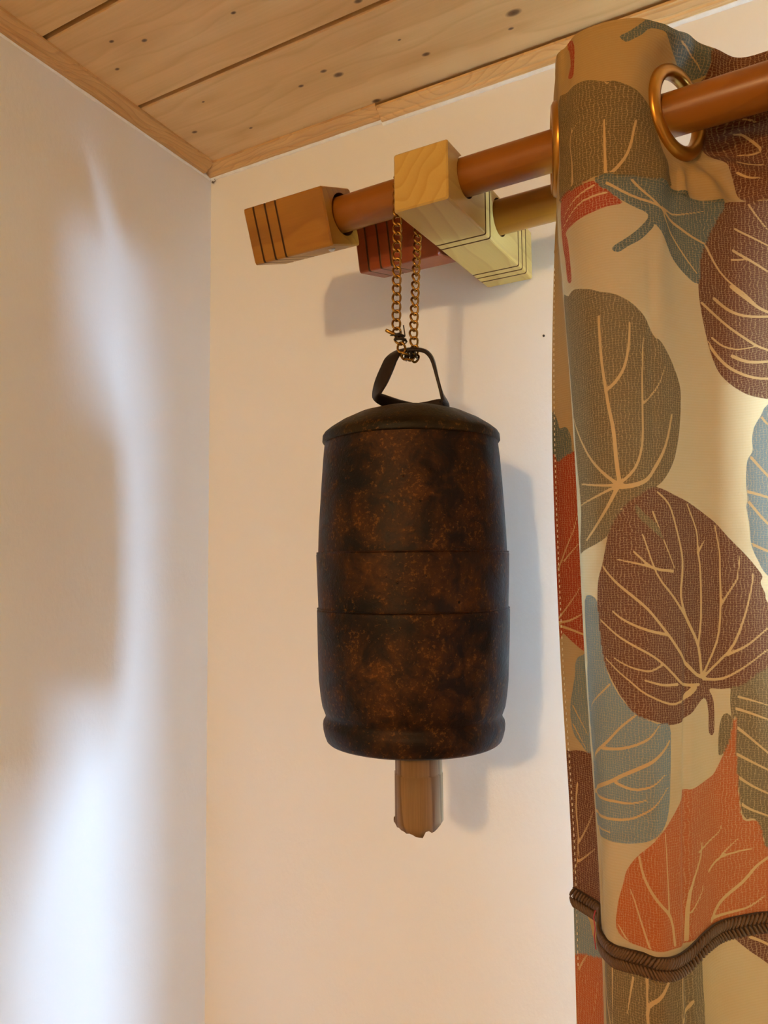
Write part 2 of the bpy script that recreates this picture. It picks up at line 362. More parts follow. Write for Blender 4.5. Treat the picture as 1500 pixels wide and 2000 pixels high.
# ------------------------------------------------------------------ grooved wooden blocks
def block(c, size, a0, a1, axis, grooves, gw=.0019, gd=.0018, cr=.0016, tilt=0.0):
    """square bar with rounded long edges along axis (0 = x, 1 = y), V-sawn grooves all round"""
    h = size/2; secs = [(a0, h-.0012), (a0+.0012, h)]
    for g_ in sorted(grooves): secs += [(g_-gw/2, h), (g_-gw/2+.0002, h-gd), (g_+gw/2-.0002, h-gd), (g_+gw/2, h)]
    secs += [(a1-.0012, h), (a1, h-.0012)]
    V = []; Fc = []
    ring = []
    for sx, sy in ((1, 1), (-1, 1), (-1, -1), (1, -1)):
        base = math.atan2(sy, sx)
        for k in (-1, 0, 1): ring.append((sx, sy, base+k*math.pi/4))
    n = len(ring)
    ct, st = math.cos(tilt), math.sin(tilt)
    for a, hh in secs:
        for sx, sy, an in ring:
            p = sx*(hh-cr)+cr*math.cos(an); q = sy*(hh-cr)+cr*math.sin(an)
            p, q = p*ct-q*st, p*st+q*ct
            V.append((a, c[1]+p, c[2]+q) if axis == 0 else (c[0]+p, a, c[2]+q))
    m = len(secs); gf = []
    for j in range(m-1):
        for i in range(n):
            f = (j*n+i, j*n+(i+1) % n, (j+1)*n+(i+1) % n, (j+1)*n+i); Fc.append(f if axis == 0 else f[::-1])
            gf.append(1 if (secs[j][1] < h-.0013 or secs[j+1][1] < h-.0013) else 0)
    Fc += [tuple(range(n))[::-1], tuple(range((m-1)*n, m*n))] if axis == 0 else [tuple(range(n)), tuple(range((m-1)*n, m*n))[::-1]]
    gf += [0, 0]
    return V, Fc, gf
def make_block(name, mat, parent, *a, **k):
    V, Fc, gf = block(*a, **k)
    o = mesh(name, V, Fc, mat, parent); o.data.materials.append(M['groove'])
    for p, g_ in zip(o.data.polygons, gf): p.material_index = g_
    return o
def cut(o, cyls):
    """drill holes with a boolean, applied at once"""
    org = parent_origin(o)
    for c0, c1, r in cyls:
        V, Fc = tube([c0, c1], r, 40)
        me = bpy.data.meshes.new('drill'); me.from_pydata([tuple(Vector(p)-org) for p in V], [], Fc); me.materials.append(M['groove'])
        d = bpy.data.objects.new('drill', me); COL.objects.link(d); d.location = org
        loc = o.location.copy(); par = o.parent
        o.parent = None; o.location = org
        bpy.context.view_layer.update()
        md = o.modifiers.new('b', 'BOOLEAN'); md.object = d; md.operation = 'DIFFERENCE'; md.solver = 'EXACT'
        dg = bpy.context.evaluated_depsgraph_get(); new = bpy.data.meshes.new_from_object(o.evaluated_get(dg))
        o.modifiers.clear(); o.data = new; o.parent = par; o.location = loc
        bpy.data.objects.remove(d)
rodF = lambda x: Vector((x, .5045+.02*x, .2895+.03*x))
rodB = lambda x: Vector((x, .5718+.02*x, .2862+.03*x))
RR = .0138
# bracket
br = empty('curtain_bracket', (-.239, YB, .2755)); tag(br, 'pale yellow square wooden bracket arm carrying both curtain rods off the wall', 'bracket')
arm = make_block('bracket_arm', M['bracket'], br, (-.239, 0, .2758), .0432, .469, YB-.0005, 1, [.5372, .5460, .6100, .6190, .6290])
cut(arm, [(rodF(-.30), rodF(-.18), .0152), (rodB(-.30), rodB(-.18), .0152)])
arm.data.shade_flat()
# rods
def rod(name, fn, x0, fin_c, fin_x, tilt, mats, label, screw):
    e = empty(name, fn(x0)); tag(e, label, 'curtain rod', 'wooden curtain rods')
    V, Fc = tube([fn(x0), fn(x0)*.999+fn(1.7)*.001, fn(0), fn(1.7)], RR, 48)
    p = mesh('pole', V, Fc, M[mats[0]], e, True)
    f_ = make_block('finial', M[mats[1]], e, fin_c, .0444, fin_x[0], fin_x[1], 0, [fin_x[0]+d for d in (.0105, .0221, .0325)], tilt=tilt)
    cut(f_, [(fn(x0-.001), fn(fin_x[1]+.01), .0165)]); f_.data.shade_flat()
    if screw:
        s_ = Vector(screw); n = Vector((0, math.sin(tilt), -math.cos(tilt)))
        V, Fc = lathe([(0, .0024), (.0012, .0023), (.0024, .0014), (.0029, 0), (.0014, -.0004), (.0014, -.006)], s_, 20, n)
        c = mesh('screw', V, Fc, M['steel'], f_, True)
        V, Fc = joinm([extrude([(-.0017, -.0003), (.0017, -.0003), (.0017, .0003), (-.0017, .0003)], s_+n*.0012, s_+n*.00172, (Vector((1, 0, 0)), n.cross(Vector((1, 0, 0))))),
                       extrude([(-.0003, -.0017), (.0003, -.0017), (.0003, .0017), (-.0003, .0017)], s_+n*.0012, s_+n*.00172, (Vector((1, 0, 0)), n.cross(Vector((1, 0, 0)))))])
    return e, f_
tF = R(20.6)
eF, fF = rod('curtain_rod', rodF, -.345, (0, .4950, .2769), (-.3996, -.3227), tF, ('rod', 'finial'), 'front orange wooden curtain rod through the eyelets with a grooved square brown finial',
             (-.3345, .4950+.0222*math.sin(tF)-.004, .2769-.0222*math.cos(tF)-.0015))
eB, fB = rod('curtain_rod', rodB, -.290, (0, .5670, .2790), (-.3406, -.2635), R(13), ('rod_rear', 'finial_rear'), 'rear golden wooden curtain rod near the wall with a reddish grooved finial', None)

# ------------------------------------------------------------------ bell
BX, BY = -0.265, 0.500
def wob(s):
    return lambda a, h: .004*math.sin(2*a+s)-.004+.003*math.sin(3*a+s*2+h*20)+.002*math.sin(7*a+h*60+s)
bell = empty('bell', (BX, BY, -.126)); tag(bell, 'dark brown patinated metal bell hanging from a brass chain', 'bell')
C0 = (BX, BY, 0)
def prof_part(name, prof, mat, seed=0., n=128, parent=None, sub=True):
    if sub:
        p2 = []
        for (r0, h0), (r1, h1) in zip(prof[:-1], prof[1:]):
            k = max(1, int(abs(h1-h0)/.004))
            for i in range(k): p2.append((r0+(r1-r0)*i/k, h0+(h1-h0)*i/k))
        prof = p2+[prof[-1]]
    V, Fc = lathe(prof, C0, n, wob=wob(seed)); return mesh(name, V, [f[::-1] for f in Fc], mat, parent or bell, True)
prof_part('cap', [(0.0005, .1186), (.012, .1180), (.026, .1158), (.040, .1118), (.052, .1060), (.060, .1008), (.0640, .0975), (.0654, .0952), (.0657, .0912), (.0651, .0902), (.0630, .0900)], M['cap'])
prof_part('upper_shell', [(.0560, .0965), (.0634, .0960), (.0640, .0900), (.0653, .0780), (.0667, .0600), (.0680, .0400), (.0688, .0250), (.0692, .0100), (.0692, .0060), (.0670, .0060)], M['bell'])
prof_part('middle_band', [(.0680, .0092), (.0702, .0090), (.0706, .0080), (.0702, -.0050), (.0697, -.0200), (.0693, -.0320), (.0690, -.0350), (.0670, -.0350)], M['bell2'])
prof_part('lower_shell', [(.0675, -.0312), (.0700, -.0314), (.0704, -.0324), (.0702, -.0450), (.0696, -.0650), (.0688, -.0820), (.0675, -.0930), (.0662, -.1005), (.0647, -.1045), (.0637, -.1070), (.0642, -.1092), (.0655, -.1112),
          (.0658, -.1135), (.0655, -.1170), (.0645, -.1210), (.0632, -.1245), (.0618, -.1258), (.0608, -.1245), (.0612, -.1150), (.0620, -.1000), (.0655, -.0400)], M['bell3'])
# thin brazed lines on the two overlaps and the lip
for h, r in ((.0094, .0700), (-.0309, .0699)):
    V, Fc = lathe([(r+.00055*math.cos(a), h+.00055*math.sin(a)) for a in [k*math.pi/3 for k in range(6)]], C0, 128, closed=True, wob=wob(0))
    mesh('brazed_seam', V, [f[::-1] for f in Fc], M['bell2'], bell, True)
# a few rivets and blisters
bm = bmesh.new(); rr = random.Random(8)
for k in range(34):
    a = rr.uniform(math.pi*1.35, math.pi*1.85); h = rr.uniform(-.098, .085); r = float(np.interp(h, [-.105, -.093, -.082, -.065, -.032, -.0319, .0089, .009, .025, .04, .06, .078, .09], [.0647, .0675, .0688, .0696, .0704, .0693, .0704, .0692, .0688, .068, .0667, .0653, .064]))-.0002
    rad = rr.choice([.0005, .0006, .0008, .0010])
    bmesh.ops.create_icosphere(bm, subdivisions=1, radius=rad, matrix=Matrix.Translation((math.cos(a)*r, math.sin(a)*r, h+.126)))
me = bpy.data.meshes.new('metal_blister'); bm.to_mesh(me); bm.free(); me.materials.append(M['bell3'])
o = bpy.data.objects.new('metal_blister', me); COL.objects.link(o); o.parent = bell; o['kind'] = 'stuff'
# handle: an iron strap bent to a stirrup
LR = Vector((math.cos(yaw), math.sin(yaw), 0)); LF = Vector((-math.sin(yaw), math.cos(yaw), 0)); ZZ = Vector((0, 0, 1))
def hp(px, py, df=0.0):   # point on the plane of the handle
    return Vector((BX, BY, 0))+LR*((px-805)*.5655/1495)+LF*df+ZZ*((1104.5-py)*.5655/1495)
HS = [ # px, py, width, angle of the strap width away from the line of sight, forward offset
    (806, 797, .011, 80, .002), (781, 791, .010, 60, -.001), (757, 783, .010, 40, -.004), (741, 776, .011, 25, -.006), (739, 768, .012, 30, -.006), (748, 744, .012, 50, -.005), (760, 715, .012, 52, -.003), (768, 697, .012, 45, -.002),
    (781, 683, .011, 28, 0), (803, 677, .010, 22, 0), (828, 678, .010, 22, 0), (842, 685, .010, 20, .001), (851, 700, .010, 14, .002), (859, 730, .010, 8, .004), (867, 760, .010, 10, .005), (873, 778, .010, 28, .006), (872, 786, .010, 60, .006),
    (860, 789, .011, 88, .005), (838, 793, .010, 85, .004), (812, 798, .010, 80, .002)]
def strap(rows, th=.0024):
    # smooth the rows
    arr = np.array(rows, float); n = len(arr); tt = np.linspace(0, n-1, (n-1)*5+1); out = []
    for t in tt:
        i = min(int(t), n-2); f = t-i; p0, p1, p2_, p3 = arr[max(i-1, 0)], arr[i], arr[i+1], arr[min(i+2, n-1)]
        out.append(.5*(2*p1+(p2_-p0)*f+(2*p0-5*p1+4*p2_-p3)*f*f+(3*p1-p0-3*p2_+p3)*f**3))
    P = [hp(q[0], q[1], q[4]) for q in out]; V = []; Fc = []
    for i, q in enumerate(out):
        t = (P[min(i+1, len(P)-1)]-P[max(i-1, 0)]).normalized()
        side = t.cross(LF).normalized(); a = R(q[3]); wv = LF*math.cos(a)+side*math.sin(a); wv = (wv-t*wv.dot(t)).normalized(); nv = t.cross(wv)
        for (p_, s_) in ((-1, -.7), (-.9, -1), (.9, -1), (1, -.7), (1, .7), (.9, 1), (-.9, 1), (-1, .7)):
            V.append(P[i]+wv*(q[2]/2*p_)+nv*(th/2*s_))
    for i in range(len(P)-1):
        for k in range(8): Fc.append((i*8+k, i*8+(k+1) % 8, (i+1)*8+(k+1) % 8, (i+1)*8+k))
    Fc += [tuple(range(8))[::-1], tuple(range((len(P)-1)*8, len(P)*8))]
    return V, Fc
mesh('handle', *strap(HS), M['iron'], bell, True)
# clapper: a short wooden cylinder with a broken end, on a wire inside
def clap():
    n = 48; hs = [-.035, -.04, -.09, -.137, -.1480, -.1486, -.1492, -.17, -.182]; V = []; Fc = []
    cx = hp(811, 1500)
    for j, h in enumerate(hs):
        for i in range(n):
            a = 2*math.pi*i/n; r = .0174+.0006*math.sin(3*a+1)+(.0004 if j > 5 else 0)-(.0004 if j == 5 else 0)-(.004 if j == 0 else 0)
            if math.cos(a-3.9) > .93: r -= .0009                       # the long split on the front
            V.append(Vector((cx.x+r*math.cos(a), cx.y+r*math.sin(a), h)))
    rr = random.Random(5)
    for i in range(n):                                                # ragged end, lowest at the front left
        a = 2*math.pi*i/n; d = Vector((math.cos(a), math.sin(a), 0)); s = d.dot(LR); f_ = -d.dot(LF)
        h = -.1845-.0042*f_-(.0020*s if s < 0 else -.0030*s)-(.0012 if -.2 < s < .15 and f_ > 0 else 0)+rr.uniform(-.0006, .0006)+(.0022 if .18 < s < .5 and f_ > 0 else 0)
        V.append(Vector((cx.x+.0177*math.cos(a), cx.y+.0177*math.sin(a), h)))
    for i in range(n):
        a = 2*math.pi*i/n; V.append(Vector((cx.x+.011*math.cos(a), cx.y+.011*math.sin(a), -.1850+rr.uniform(-.0012, .0012))))
    m = len(hs)+2
    for j in range(m-1):
        for i in range(n): Fc.append((j*n+i, (j+1)*n+i, (j+1)*n+(i+1) % n, j*n+(i+1) % n))
    Fc += [tuple(range(n)), tuple(range((m-1)*n, m*n))[::-1]]
    return V, Fc
cl = mesh('clapper', *clap(), M['clapper'], bell, True)
mesh('clapper_wire', *tube([(BX, BY, .1195), (BX+.003, BY, .06), (BX, BY+.002, 0), (hp(811, 1500).x, hp(811, 1500).y, -.036)], .0012), M['blackwire'], bell, True)

# ------------------------------------------------------------------ chain
def link_mesh():
    """one curb link: an oval of wire twisted so that neighbours lie flat"""
    pts = []
    for k in range(18):
        t = 2*math.pi*k/18; pts.append((.0029*math.cos(t), .0012*math.sin(2*t), .0039*math.sin(t)))
    V, Fc = tube(pts, .00092, 8, closed=True)
    me = bpy.data.meshes.new('link'); me.from_pydata([tuple(v) for v in V], [], Fc); me.materials.append(M['brass']); me.shade_smooth(); return me
LM = link_mesh()
rA = rodF(-.2643); xc = -.2643
path = []
for a in np.linspace(-90, 90, 13):  # over the rod, front to back
    path.append(Vector((xc+.000*math.sin(R(a)), rA.y+.0171*math.sin(R(a)), rA.z+.0171*math.cos(R(a)))))
front = [hp(778, 640, -.004), hp(781, 655, -.005), hp(786, 671, -.0065)]
bot = [hp(790, 689, -.006), hp(797, 694, -.003), hp(806, 695, .001), hp(815, 690, .005)]
back = [hp(815, 672, .0065), hp(813, 640, .0060)]
f0 = path[0]; b0 = path[-1]
P = [f0.lerp(front[0], k/4) for k in (3, 2, 1)][::-1]
full = path+[b0.lerp(back[-1], k/4) for k in (1, 2, 3)]+back[::-1]+bot[::-1]+front[::-1]+[front[0].lerp(f0, k/4) for k in (1, 2, 3)]
full.append(full[0])
# resample by arc length
Ls = [0]
for a, b in zip(full[:-1], full[1:]): Ls.append(Ls[-1]+(b-a).length)
tot = Ls[-1]; n = round(tot/.0064); n += n % 2
def along(s):
    s %= tot
    i = max(k for k in range(len(Ls)) if Ls[k] <= s+1e-9); i = min(i, len(full)-2)
    return full[i].lerp(full[i+1], (s-Ls[i])/(Ls[i+1]-Ls[i]))
chain = empty('chain', f0); tag(chain, 'aged brass curb chain looped over the front rod and holding the bell', 'chain')
for k in range(n):
    s = tot*k/n; p = along(s); t = (along(s+.002)-along(s-.002)).normalized()
    ref = LR+LF*(.25 if p.z > .2 else 0); right = (ref-t*ref.dot(t)).normalized(); dep = t.cross(right)
    o = bpy.data.objects.new('link', LM); COL.objects.link(o); o.parent = chain
    tw = R(18) if p.x > -.268 else R(-6)
    m3 = Matrix((right, -dep, t)).transposed() @ Matrix.Rotation(tw+rnd.uniform(-.12, .12), 3, 'Z')
    o.matrix_local = Matrix.Translation(p-f0) @ m3.to_4x4()
e_ = hp(782, 650, -.006)
mesh('clasp_bar', *tube([hp(757, 643, -.008), hp(760, 645, -.008), hp(772, 651, -.008), hp(779, 654, -.0075)], [.0011, .0014, .0014, .0012], 10), M['brass'], chain, True)
wires = []
rr = random.Random(3)
for k in range(3):
    pts = []
    for j in range(15):
        a = j*.85+k; c = hp(776+j*.9, 645+j*1.2+k*3, -.006)
        pts.append(c+LR*.0042*math.cos(a)+LF*.0030*math.sin(a))
    wires.append(tube(pts, .00048, 6))
wires.append(tube([hp(788, 662, -.007), hp(795, 655, -.007), hp(794, 646, -.007), hp(792, 634, -.008)], .0005, 6))
mesh('tie_wire', *joinm(wires), M['blackwire'], chain, True)
wires = []
for k, (a, b) in enumerate(((790, 688), (796, 690), (803, 692), (811, 691), (818, 688))):  # wire wrapped under the top of the handle
    pts = [hp(a, b, 0)+LF*.0062*math.cos(t)+ZZ*(.0030*math.sin(t)+.0005)+LR*.002*math.sin(t*.5+k) for t in np.linspace(0, 2*math.pi, 15)[:-1]]
    wires.append(tube(pts, .00055, 6, closed=True))
mesh('tie_wire', *joinm(wires), M['blackwire'], chain, True)

# ------------------------------------------------------------------ curtain
LEV = [[0.335,[[-0.1606,0.549],[-0.1585,0.541],[-0.1585,0.5274],[-0.1495,0.502],[-0.1408,0.4775],[-0.133,0.4724],[-0.1223,0.4631],[-0.106,0.4621],[-0.0943,0.4654],[-0.086,0.4698],[-0.0764,0.4802],[-0.0706,0.4889],[-0.0618,0.5034],[-0.0501,0.5245],[-0.0375,0.5408],[-0.0197,0.5438],[-0.0018,0.5401],[0.012,0.505],[0.022,0.468],[0.045,0.4555],[0.072,0.468],[0.086,0.505],[0.104,0.534],[0.135,0.5365],[0.158,0.505],[0.172,0.466],[0.2,0.4555],[0.225,0.468],[0.238,0.505],[0.256,0.534],[0.29,0.5365],[0.312,0.505],[0.326,0.466],[0.354,0.4555],[0.379,0.468],[0.392,0.505],[0.41,0.534],[0.444,0.5365],[0.466,0.505],[0.48,0.466],[0.508,0.4555],[0.533,0.468],[0.546,0.505],[0.564,0.534],[0.598,0.5365],[0.62,0.505],[0.634,0.466],[0.662,0.4555],[0.687,0.468],[0.7,0.505],[0.718,0.534],[0.752,0.5365],[0.774,0.505],[0.788,0.466],[0.816,0.4555],[0.841,0.468],[0.854,0.505],[0.872,0.534],[0.906,0.5365],[0.928,0.505],[0.942,0.466],[0.97,0.4555],[0.995,0.468],[1.008,0.505],[1.026,0.534],[1.06,0.5365],[1.082,0.505],[1.096,0.466],[1.124,0.4555],[1.149,0.468],[1.162,0.505],[1.18,0.534],[1.214,0.5365],[1.236,0.505],[1.25,0.466],[1.278,0.4555],[1.303,0.468],[1.316,0.505],[1.334,0.534],[1.368,0.5365],[1.39,0.505],[1.404,0.466],[1.432,0.4555],[1.457,0.468],[1.47,0.505],[1.488,0.534],[1.522,0.5365],[1.544,0.505]]],[0.29,[[-0.1617,0.549],[-0.1596,0.541],[-0.1585,0.5274],[-0.1495,0.502],[-0.1408,0.4775],[-0.1309,0.464],[-0.1217,0.457],[-0.1057,0.456],[-0.0942,0.4593],[-0.0862,0.4641],[-0.0773,0.4808],[-0.0739,0.4965],[-0.0646,0.5164],[-0.0512,0.5333],[-0.039,0.5358],[-0.021,0.5366],[-0.0034,0.532],[0.012,0.505],[0.022,0.468],[0.045,0.4555],[0.072,0.468],[0.086,0.505],[0.104,0.534],[0.135,0.5365],[0.158,0.505],[0.172,0.466],[0.2,0.4555],[0.225,0.468],[0.238,0.505],[0.256,0.534],[0.29,0.5365],[0.312,0.505],[0.326,0.466],[0.354,0.4555],[0.379,0.468],[0.392,0.505],[0.41,0.534],[0.444,0.5365],[0.466,0.505],[0.48,0.466],[0.508,0.4555],[0.533,0.468],[0.546,0.505],[0.564,0.534],[0.598,0.5365],[0.62,0.505],[0.634,0.466],[0.662,0.4555],[0.687,0.468],[0.7,0.505],[0.718,0.534],[0.752,0.5365],[0.774,0.505],[0.788,0.466],[0.816,0.4555],[0.841,0.468],[0.854,0.505],[0.872,0.534],[0.906,0.5365],[0.928,0.505],[0.942,0.466],[0.97,0.4555],[0.995,0.468],[1.008,0.505],[1.026,0.534],[1.06,0.5365],[1.082,0.505],[1.096,0.466],[1.124,0.4555],[1.149,0.468],[1.162,0.505],[1.18,0.534],[1.214,0.5365],[1.236,0.505],[1.25,0.466],[1.278,0.4555],[1.303,0.468],[1.316,0.505],[1.334,0.534],[1.368,0.5365],[1.39,0.505],[1.404,0.466],[1.432,0.4555],[1.457,0.468],[1.47,0.505],[1.488,0.534],[1.522,0.5365],[1.544,0.505]]],[0.2333,[[-0.1681,0.551],[-0.1628,0.543],[-0.1585,0.5274],[-0.1495,0.502],[-0.1442,0.482],[-0.1336,0.466],[-0.1223,0.457],[-0.1072,0.4555],[-0.0976,0.46],[-0.0899,0.4665],[-0.0788,0.479],[-0.0752,0.4965],[-0.067,0.509],[-0.0523,0.526],[-0.041,0.534],[-0.0233,0.5376],[-0.0057,0.532],[0.012,0.505],[0.022,0.468],[0.045,0.4555],[0.072,0.468],[0.086,0.505],[0.104,0.534],[0.135,0.5365],[0.158,0.505],[0.172,0.466],[0.2,0.4555],[0.225,0.468],[0.238,0.505],[0.256,0.534],[0.29,0.5365],[0.312,0.505],[0.326,0.466],[0.354,0.4555],[0.379,0.468],[0.392,0.505],[0.41,0.534],[0.444,0.5365],[0.466,0.505],[0.48,0.466],[0.508,0.4555],[0.533,0.468],[0.546,0.505],[0.564,0.534],[0.598,0.5365],[0.62,0.505],[0.634,0.466],[0.662,0.4555],[0.687,0.468],[0.7,0.505],[0.718,0.534],[0.752,0.5365],[0.774,0.505],[0.788,0.466],[0.816,0.4555],[0.841,0.468],[0.854,0.505],[0.872,0.534],[0.906,0.5365],[0.928,0.505],[0.942,0.466],[0.97,0.4555],[0.995,0.468],[1.008,0.505],[1.026,0.534],[1.06,0.5365],[1.082,0.505],[1.096,0.466],[1.124,0.4555],[1.149,0.468],[1.162,0.505],[1.18,0.534],[1.214,0.5365],[1.236,0.505],[1.25,0.466],[1.278,0.4555],[1.303,0.468],[1.316,0.505],[1.334,0.534],[1.368,0.5365],[1.39,0.505],[1.404,0.466],[1.432,0.4555],[1.457,0.468],[1.47,0.505],[1.488,0.534],[1.522,0.5365],[1.544,0.505]]],[0.1,[[-0.1735,0.553],[-0.164,0.546],[-0.1515,0.538],[-0.1474,0.52],[-0.1419,0.495],[-0.1318,0.475],[-0.1203,0.462],[-0.1068,0.457],[-0.0968,0.459],[-0.0893,0.465],[-0.0811,0.476],[-0.0743,0.488],[-0.0658,0.5],[-0.0538,0.51],[-0.041,0.512],[-0.0267,0.508],[-0.0102,0.5],[0.024,0.505],[0.0306,0.4828],[0.0512,0.4753],[0.0764,0.4828],[0.0892,0.505],[0.1063,0.5224],[0.1366,0.5239],[0.1592,0.505],[0.1728,0.4816],[0.2006,0.4753],[0.2254,0.4828],[0.2383,0.505],[0.2562,0.5224],[0.2902,0.5239],[0.3121,0.505],[0.3261,0.4816],[0.3541,0.4753],[0.379,0.4828],[0.392,0.505],[0.41,0.5224],[0.444,0.5239],[0.466,0.505],[0.48,0.4816],[0.508,0.4753],[0.533,0.4828],[0.546,0.505],[0.564,0.5224],[0.598,0.5239],[0.62,0.505],[0.634,0.4816],[0.662,0.4753],[0.687,0.4828],[0.7,0.505],[0.718,0.5224],[0.752,0.5239],[0.774,0.505],[0.788,0.4816],[0.816,0.4753],[0.841,0.4828],[0.854,0.505],[0.872,0.5224],[0.906,0.5239],[0.928,0.505],[0.942,0.4816],[0.97,0.4753],[0.995,0.4828],[1.008,0.505],[1.026,0.5224],[1.06,0.5239],[1.082,0.505],[1.096,0.4816],[1.124,0.4753],[1.149,0.4828],[1.162,0.505],[1.18,0.5224],[1.214,0.5239],[1.236,0.505],[1.25,0.4816],[1.278,0.4753],[1.303,0.4828],[1.316,0.505],[1.334,0.5224],[1.368,0.5239],[1.39,0.505],[1.404,0.4816],[1.432,0.4753],[1.457,0.4828],[1.47,0.505],[1.488,0.5224],[1.522,0.5239],[1.544,0.505]]],[-0.05,[[-0.1675,0.538],[-0.1576,0.533],[-0.1431,0.526],[-0.1429,0.52],[-0.1381,0.495],[-0.1302,0.478],[-0.1202,0.466],[-0.1089,0.46],[-0.0984,0.459],[-0.0905,0.462],[-0.0826,0.47],[-0.0755,0.482],[-0.0676,0.497],[-0.0575,0.508],[-0.0453,0.514],[-0.033,0.516],[-0.0167,0.514],[0.024,0.505],[0.0306,0.4847],[0.0512,0.4778],[0.0764,0.4847],[0.0892,0.505],[0.1063,0.521],[0.1366,0.5223],[0.1592,0.505],[0.1728,0.4836],[0.2006,0.4778],[0.2254,0.4847],[0.2383,0.505],[0.2562,0.521],[0.2902,0.5223],[0.3121,0.505],[0.3261,0.4836],[0.3541,0.4778],[0.379,0.4847],[0.392,0.505],[0.41,0.521],[0.444,0.5223],[0.466,0.505],[0.48,0.4836],[0.508,0.4778],[0.533,0.4847],[0.546,0.505],[0.564,0.521],[0.598,0.5223],[0.62,0.505],[0.634,0.4836],[0.662,0.4778],[0.687,0.4847],[0.7,0.505],[0.718,0.521],[0.752,0.5223],[0.774,0.505],[0.788,0.4836],[0.816,0.4778],[0.841,0.4847],[0.854,0.505],[0.872,0.521],[0.906,0.5223],[0.928,0.505],[0.942,0.4836],[0.97,0.4778],[0.995,0.4847],[1.008,0.505],[1.026,0.521],[1.06,0.5223],[1.082,0.505],[1.096,0.4836],[1.124,0.4778],[1.149,0.4847],[1.162,0.505],[1.18,0.521],[1.214,0.5223],[1.236,0.505],[1.25,0.4836],[1.278,0.4778],[1.303,0.4847],[1.316,0.505],[1.334,0.521],[1.368,0.5223],[1.39,0.505],[1.404,0.4836],[1.432,0.4778],[1.457,0.4847],[1.47,0.505],[1.488,0.521],[1.522,0.5223],[1.544,0.505]]],[-0.225,[[-0.159,0.5284],[-0.1482,0.521],[-0.1359,0.511],[-0.1322,0.5],[-0.1282,0.482],[-0.1234,0.471],[-0.1159,0.4621],[-0.1083,0.4605],[-0.0998,0.4602],[-0.0913,0.459],[-0.0846,0.463],[-0.0791,0.476],[-0.0731,0.503],[-0.0668,0.522],[-0.0566,0.536],[-0.0418,0.5504],[-0.025,0.555],[0.024,0.505],[0.0306,0.4791],[0.0512,0.4704],[0.0764,0.4791],[0.0892,0.505],[0.1063,0.5253],[0.1366,0.5271],[0.1592,0.505],[0.1728,0.4777],[0.2006,0.4704],[0.2254,0.4791],[0.2383,0.505],[0.2562,0.5253],[0.2902,0.5271],[0.3121,0.505],[0.3261,0.4777],[0.3541,0.4704],[0.379,0.4791],[0.392,0.505],[0.41,0.5253],[0.444,0.5271],[0.466,0.505],[0.48,0.4777],[0.508,0.4704],[0.533,0.4791],[0.546,0.505],[0.564,0.5253],[0.598,0.5271],[0.62,0.505],[0.634,0.4777],[0.662,0.4704],[0.687,0.4791],[0.7,0.505],[0.718,0.5253],[0.752,0.5271],[0.774,0.505],[0.788,0.4777],[0.816,0.4704],[0.841,0.4791],[0.854,0.505],[0.872,0.5253],[0.906,0.5271],[0.928,0.505],[0.942,0.4777],[0.97,0.4704],[0.995,0.4791],[1.008,0.505],[1.026,0.5253],[1.06,0.5271],[1.082,0.505],[1.096,0.4777],[1.124,0.4704],[1.149,0.4791],[1.162,0.505],[1.18,0.5253],[1.214,0.5271],[1.236,0.505],[1.25,0.4777],[1.278,0.4704],[1.303,0.4791],[1.316,0.505],[1.334,0.5253],[1.368,0.5271],[1.39,0.505],[1.404,0.4777],[1.432,0.4704],[1.457,0.4791],[1.47,0.505],[1.488,0.5253],[1.522,0.5271],[1.544,0.505]]]]
